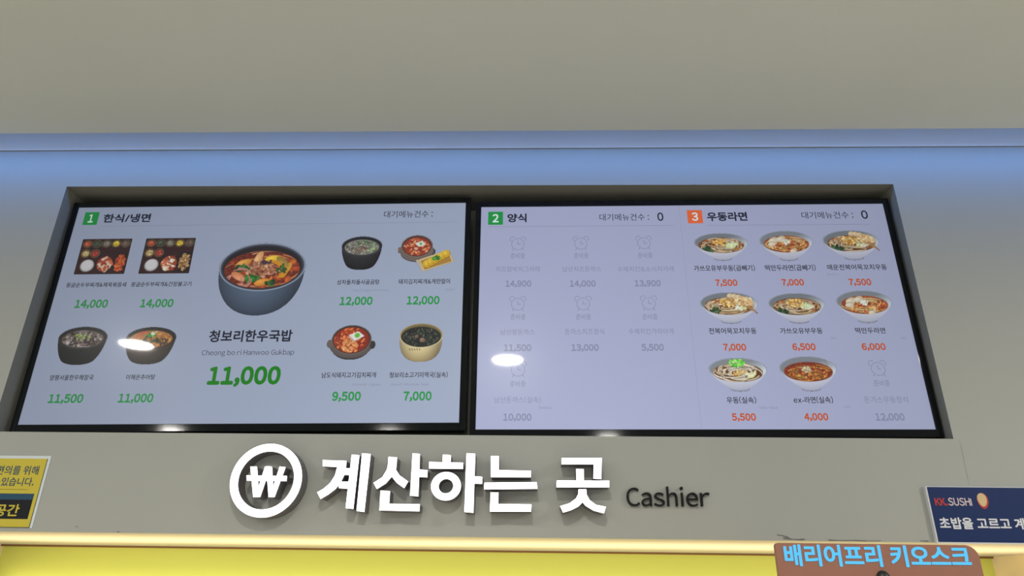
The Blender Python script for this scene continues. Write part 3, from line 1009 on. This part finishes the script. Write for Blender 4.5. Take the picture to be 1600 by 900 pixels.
# outlines of the hand-cut letters, in metres on the wall
LETTERS = {
 'gye': [
  [(-0.3547, 1.8845), (-0.2952, 1.883), (-0.2947, 1.8673), (-0.2974, 1.8477), (-0.3047, 1.8294), (-0.315, 1.8146), (-0.3314, 1.8015), (-0.3489, 1.7906), (-0.3591, 1.8058), (-0.3431, 1.8155), (-0.3287, 1.8291), (-0.3195, 1.8467), (-0.3159, 1.8683), (-0.3529, 1.8695)],
  [(-0.2961, 1.8649), (-0.2774, 1.8643), (-0.2766, 1.8486), (-0.2968, 1.8492)],
  [(-0.3082, 1.8324), (-0.2757, 1.832), (-0.2747, 1.8154), (-0.3064, 1.8166)],
  [(-0.2827, 1.8986), (-0.2638, 1.8972), (-0.2658, 1.7677), (-0.2841, 1.7693)],
  [(-0.2566, 1.902), (-0.2353, 1.9006), (-0.2379, 1.7608), (-0.2566, 1.7629)],
 ],
 'san': [
  [(-0.1888, 1.8938), (-0.1677, 1.8928), (-0.1676, 1.8762), (-0.1681, 1.8625), (-0.1578, 1.8489), (-0.1355, 1.8344), (-0.1439, 1.8182), (-0.1627, 1.8303), (-0.1772, 1.846), (-0.1906, 1.8293), (-0.2114, 1.8156), (-0.221, 1.8298), (-0.1999, 1.8439), (-0.1902, 1.8623), (-0.1883, 1.878)],
  [(-0.1287, 1.9031), (-0.1104, 1.9017), (-0.1076, 1.7991), (-0.1275, 1.8004)],
  [(-0.1095, 1.8634), (-0.0886, 1.862), (-0.0883, 1.8449), (-0.1092, 1.8459)],
  [(-0.2018, 1.8115), (-0.1787, 1.8106), (-0.1786, 1.7806), (-0.1025, 1.7802), (-0.1029, 1.7637), (-0.2005, 1.765)],
 ],
 'ha': [
  [(-0.0517, 1.9006), (-0.0319, 1.8991), (-0.0318, 1.8806), (-0.0515, 1.8808)],
  [(-0.0854, 1.8821), (-0.0001, 1.8808), (0.0001, 1.8663), (-0.0848, 1.8664)],
  ('ring', [-0.0402, 1.8239, 0.0369, 0.0342, -0.0402, 1.8238, 0.0183, 0.0176]),
  [(0.0079, 1.9046), (0.0297, 1.9032), (0.0298, 1.7617), (0.0079, 1.7634)],
  [(0.03, 1.8483), (0.0487, 1.8469), (0.0488, 1.8304), (0.0298, 1.8309)],
 ],
 'neun': [
  [(0.0693, 1.898), (0.089, 1.8978), (0.0897, 1.8636), (0.1693, 1.8628), (0.1694, 1.8473), (0.0706, 1.8467)],
  [(0.0551, 1.8331), (0.184, 1.8355), (0.1859, 1.8198), (0.0547, 1.8174)],
  [(0.0707, 1.8099), (0.09, 1.8097), (0.0898, 1.7825), (0.1711, 1.7826), (0.1703, 1.7658), (0.0703, 1.7651)],
 ],
 'got': [
  [(0.2472, 1.8948), (0.3465, 1.8956), (0.3434, 1.8446), (0.3242, 1.8456), (0.3265, 1.8805), (0.2462, 1.8798)],
  [(0.2821, 1.868), (0.3008, 1.8678), (0.3003, 1.8385), (0.2822, 1.8383)],
  [(0.2338, 1.8398), (0.3629, 1.8406), (0.3623, 1.8253), (0.2328, 1.8241)],
  [(0.2869, 1.8196), (0.3057, 1.8198), (0.3061, 1.8073), (0.3131, 1.7942), (0.3283, 1.7831), (0.3522, 1.7788), (0.3469, 1.7636), (0.322, 1.77), (0.303, 1.781), (0.2962, 1.7891), (0.2855, 1.7789), (0.2678, 1.7702), (0.2483, 1.7644), (0.2412, 1.7792), (0.2642, 1.7862), (0.2801, 1.7976), (0.2862, 1.809)],
 ],
 'won': [
  [(-0.5365, 1.8667), (-0.5206, 1.8669), (-0.5035, 1.7933), (-0.5173, 1.7931)],
  [(-0.4992, 1.867), (-0.4863, 1.8672), (-0.5010, 1.7933), (-0.5120, 1.7932)],
  [(-0.4960, 1.8671), (-0.4825, 1.8672), (-0.4668, 1.7937), (-0.4789, 1.7935)],
  [(-0.4620, 1.8674), (-0.4478, 1.8663), (-0.465, 1.7937), (-0.4755, 1.7935)],
  [(-0.5427, 1.845), (-0.4415, 1.8448), (-0.4405, 1.8324), (-0.5399, 1.8326)],
 ],
}


def strokes(pieces):
    V, F = [], []
    for p in pieces:
        n = len(V)
        if p[0] == 'ring':
            cx, cz, rx, rz, ix, iz, sx, sz = p[1]
            m = 40
            for a, b, qx, qz in ((cx, cz, rx, rz), (ix, iz, sx, sz)):
                V += [(a + qx * math.cos(2 * math.pi * i / m), b + qz * math.sin(2 * math.pi * i / m)) for i in range(m)]
            F += [[n + i, n + (i + 1) % m, n + m + (i + 1) % m, n + m + i] for i in range(m)]
        else:
            a = sum(p[i][0] * p[(i + 1) % len(p)][1] - p[(i + 1) % len(p)][0] * p[i][1] for i in range(len(p)))
            V += list(p if a > 0 else p[::-1])
            F.append(list(range(n, n + len(p))))
    return np.array(V), F


for nm, key, lab in (
        ('sign_symbol', 'won', 'glowing white won currency symbol inside the lit ring'),
        ('sign_letter', 'gye', 'first big lit Korean letter, right of the glowing ring'),
        ('sign_letter', 'san', 'second big lit Korean letter, with a tent-shaped stroke at upper left'),
        ('sign_letter', 'ha', 'third big lit Korean letter, with a round loop at lower left'),
        ('sign_letter', 'neun', 'fourth big lit Korean letter, three stacked horizontal strokes'),
        ('sign_letter', 'got', 'last big lit Korean letter, standing apart left of the black word Cashier')):
    V, F = strokes(LETTERS[key])
    lit_piece(nm, lab, V, F)

# Cashier: seven flat black letters
V, F = text_shape('Cashier', 0.0, 8)
word = []
x = 0.0
for ch in 'Cashier':
    v, f = glyph(ch, 0.0, 8)
    wv = v.copy()
    sb = {'C': (.055, .035), 'a': (.05, .075), 's': (.03, .035), 'h': (.085, .075), 'i': (.085, .085), 'e': (.047, .04), 'r': (.085, .0)}[ch]
    wv[:, 0] += x + sb[0] - v[:, 0].min()
    x += sb[0] + (v[:, 0].max() - v[:, 0].min()) + sb[1]
    word.append((ch, wv, f))
allv = np.concatenate([w_[1] for w_ in word])
lo, hi = allv.min(0), allv.max(0)
tgt_w, tgt_h = .2063, .0478
NAMES = ['capital C', 'letter a', 'letter s', 'letter h', 'letter i', 'letter e', 'letter r']
for (ch, v, f), nm in zip(word, NAMES):
    q = (v - lo) * np.array([tgt_w, tgt_h]) / (hi - lo) + np.array([.4094, 1.8335 - tgt_h])
    q[:, 1] += (q[:, 0] - .51) * .006
    vs, fs = solid_glyph(q, f, -.050, YW)
    o = mesh_obj('cutout_letter', vs, fs, M_BLACKLET)
    tag(o, 'flat black cut-out ' + nm + ' in the word Cashier on the wall', 'sign letter', 'black letters of the word Cashier')

# ------------------------------------------------------------------ yellow notice, left
t = thing('wall_notice', 'yellow laminated notice with black box taped at the left wall edge', 'notice', (-1.30, YW, 1.808))
X = lambda x: x + 1.30
Z = lambda z: z - 1.808
box('laminate_sheet', (X(-1.52), X(-1.0885), -.0018, 0.0, Z(1.7172), Z(1.8970)), M_LAMIN, t, .0004)
flat('yellow_print', [[(X(-1.515), Z(1.7195)), (X(-1.0960), Z(1.7195)), (X(-1.0960), Z(1.8895)), (X(-1.515), Z(1.8895))]], -.0022, M_YELLOW, t)
flat('black_border', [[(X(-1.0964), Z(1.7180)), (X(-1.0950), Z(1.7180)), (X(-1.0950), Z(1.8895)), (X(-1.0964), Z(1.8895))],
                      [(X(-1.515), Z(1.7180)), (X(-1.0964), Z(1.7180)), (X(-1.0964), Z(1.7195)), (X(-1.515), Z(1.7195))],
                      [(X(-1.20 - .10), Z(1.8108)), (X(-1.126), Z(1.8108)), (X(-1.126), Z(1.8114)), (X(-1.30), Z(1.8114))]], -.0026, M_PRINTBLK, t)
flat('black_box', [[(X(-1.45), Z(1.7390)), (X(-1.1057), Z(1.7390)), (X(-1.1057), Z(1.7860)), (X(-1.45), Z(1.7860))]], -.0026, M_PRINTBLK, t)
flat('blue_band', [[(X(-1.45), Z(1.7860)), (X(-1.1057), Z(1.7860)), (X(-1.1057), Z(1.8010)), (X(-1.45), Z(1.8010))]], -.0026, M_PRINTBLUE, t)
flat_text('printed_text', '편의를 위해', X(-1.1668), Z(1.8595), .1120, .0232, -.0026, M_PRINTBLUE, t, .012)
flat_text('printed_text', '있습니다.', X(-1.1580), Z(1.8305), .0860, .0218, -.0026, M_PRINTBLUE, t, .012)
flat_text('box_text', '공간', X(-1.1650), Z(1.7600), .0640, .0300, -.0030, M_YELLOW, t, .024)

# ------------------------------------------------------------------ navy sushi sign, right
t = thing('wall_sign', 'navy sushi sign board with white edge at the right wall edge', 'sign', (1.40, YW, 1.772))
X = lambda x: x - 1.395
Z = lambda z: z - 1.772
box('foam_board', (X(1.1440), X(1.70), -.011, 0.0, Z(1.7062), Z(1.8400)), M_FOAM, t, .0006)
flat('navy_print', [[(X(1.1475), Z(1.7098)), (X(1.697), Z(1.7098)), (X(1.697), Z(1.8382)), (X(1.1475), Z(1.8382))]], -.0114, M_NAVY, t)
flat_text('red_wordmark', 'KK.', X(1.1745), Z(1.8030), .0310, .0185, -.0118, M_SIGNRED, t, .05)
flat_text('wordmark', 'SUSHI', X(1.2200), Z(1.8035), .0565, .0190, -.0118, M_SIGNPINK, t, .022)
em = flat('emblem', [[(1.2760 - 1.395 + .0135 * math.cos(a_) * (1.0 - .25 * math.sin(a_) * -1 * .6), Z(1.8060) + .0190 * math.sin(a_)) for a_ in [2 * math.pi * i / 28 for i in range(28)]]], -.0118, M_SIGNRED, t)
flat('emblem_fill', [[(1.2748 - 1.395 + .0112 * math.cos(a_) * (1.0 + .15 * math.sin(a_)), Z(1.8085) + .0160 * math.sin(a_)) for a_ in [2 * math.pi * i / 28 for i in range(28)]]], -.0122, M_SIGNCREAM, em)
flat_text('sign_text', '초밥을 고르고 계산', X(1.2755), Z(1.7530), .2330, .0275, -.0118, M_SIGNWHITE, t, .030)

# ------------------------------------------------------------------ kiosk
t = thing('self_order_kiosk', 'brown kiosk with cyan lit Korean lettering in front of the counter', 'kiosk', (0.795, -0.46, 0.0))
X = lambda x: x - .795
hp = round_rect(X(.6150), X(.9765), 1.44, 1.6775, .022, (0, 0, 1, 0))[:-1] + round_rect(X(.6150), X(.9765), 1.44, 1.6775, .007, (0, 0, 0, 1))[3:]
prism('header_panel', hp, -.040, -.030, M_KIOSK, t, .0015)
box('header_back', (X(.66), X(.93), -.030, .03, 1.46, 1.64), M_KIOSKBLK, t, .004)
prism('touch_screen', round_rect(X(.6350), X(.9565), .80, 1.43, .012), -.040, .030, M_KIOSKBLK, t, .003)
prism('body_shell', round_rect(X(.6150), X(.9765), .06, 1.44, .01), -.030, .080, M_KIOSK, t, .004)
box('base_plate', (X(.56), X(1.03), -.12, .20, 0.0, .06), M_KIOSKBLK, t, .01)
V, F = fit_text('배리어프리 키오스크', 0, 0, .3300, .0368, .026, 6)
V = V + np.array([X(.7940), 1.6570])
V[:, 1] += (V[:, 0]) * .003
vs, fs = solid_glyph(V, F, -.0415, -.0395)
o = mesh_obj('lit_lettering', vs, fs, M_CYAN, t)
o['label'] = 'cyan glowing Korean lettering'
bm = bmesh.new()
bmesh.ops.create_uvsphere(bm, u_segments=24, v_segments=12, radius=.0115)
for v in bm.verts:
    v.co = Vector((X(.7985) + v.co.x, -.040 + v.co.y * .9, 1.6215 + v.co.z))
link('camera_dome', bm_mesh(bm, 'camera_dome', True), M_CAMBLK, t)


# ------------------------------------------------------------------ ceiling downlights (most mirrored in the screens, one added unseen)
def downlight(label, x, y, r=0.085, mat=M_LAMP):
    t = thing('ceiling_downlight', label, 'ceiling light', (x, y, 2.832), 0, 'ceiling downlights')
    bm = bmesh.new()
    n = 40
    prof = [(r, -.006), (r + .004, -.012), (r + .022, -.010), (r + .024, 0.0)]
    rows = [[bm.verts.new((a * math.cos(2 * math.pi * i / n), a * math.sin(2 * math.pi * i / n), z)) for i in range(n)] for a, z in prof]
    for p, q in zip(rows[:-1], rows[1:]):
        for i in range(n):
            bm.faces.new((p[i], p[(i + 1) % n], q[(i + 1) % n], q[i]))
    link('trim_ring', bm_mesh(bm, 'trim_ring', True), M_LAMPRIM, t)
    bm = bmesh.new()
    bmesh.ops.create_circle(bm, cap_ends=True, radius=r, segments=n)
    for v in bm.verts:
        v.co.z = -.006
    for f in bm.faces:
        if f.normal.z > 0:
            f.normal_flip()
    me = bpy.data.meshes.new('diffuser')
    bm.to_mesh(me)
    bm.free()
    link('diffuser', me, mat, t)
    return t


downlight('round ceiling downlight mirrored as the glare spot on the left menu screen', -2.063, -1.815, mat=M_LAMPDIM)
downlight('round ceiling downlight mirrored as the glare spot on the right menu screen', 0.0268, -2.0877)
downlight('far round ceiling downlight mirrored in the frame below the lower left bowls', -3.02, -4.22)
downlight('far round ceiling downlight mirrored in the frame above the last big lit letter', -1.09, -4.30)
downlight('far round ceiling downlight behind the camera, third of its row from the left', 0.85, -4.45)
downlight('added unseen round lamp that brightens the right wall', 2.95, -1.95, mat=M_LAMPFILL)  # added out of view only to lift the right wall's brightness

bpy.data.objects.remove(_font_o)
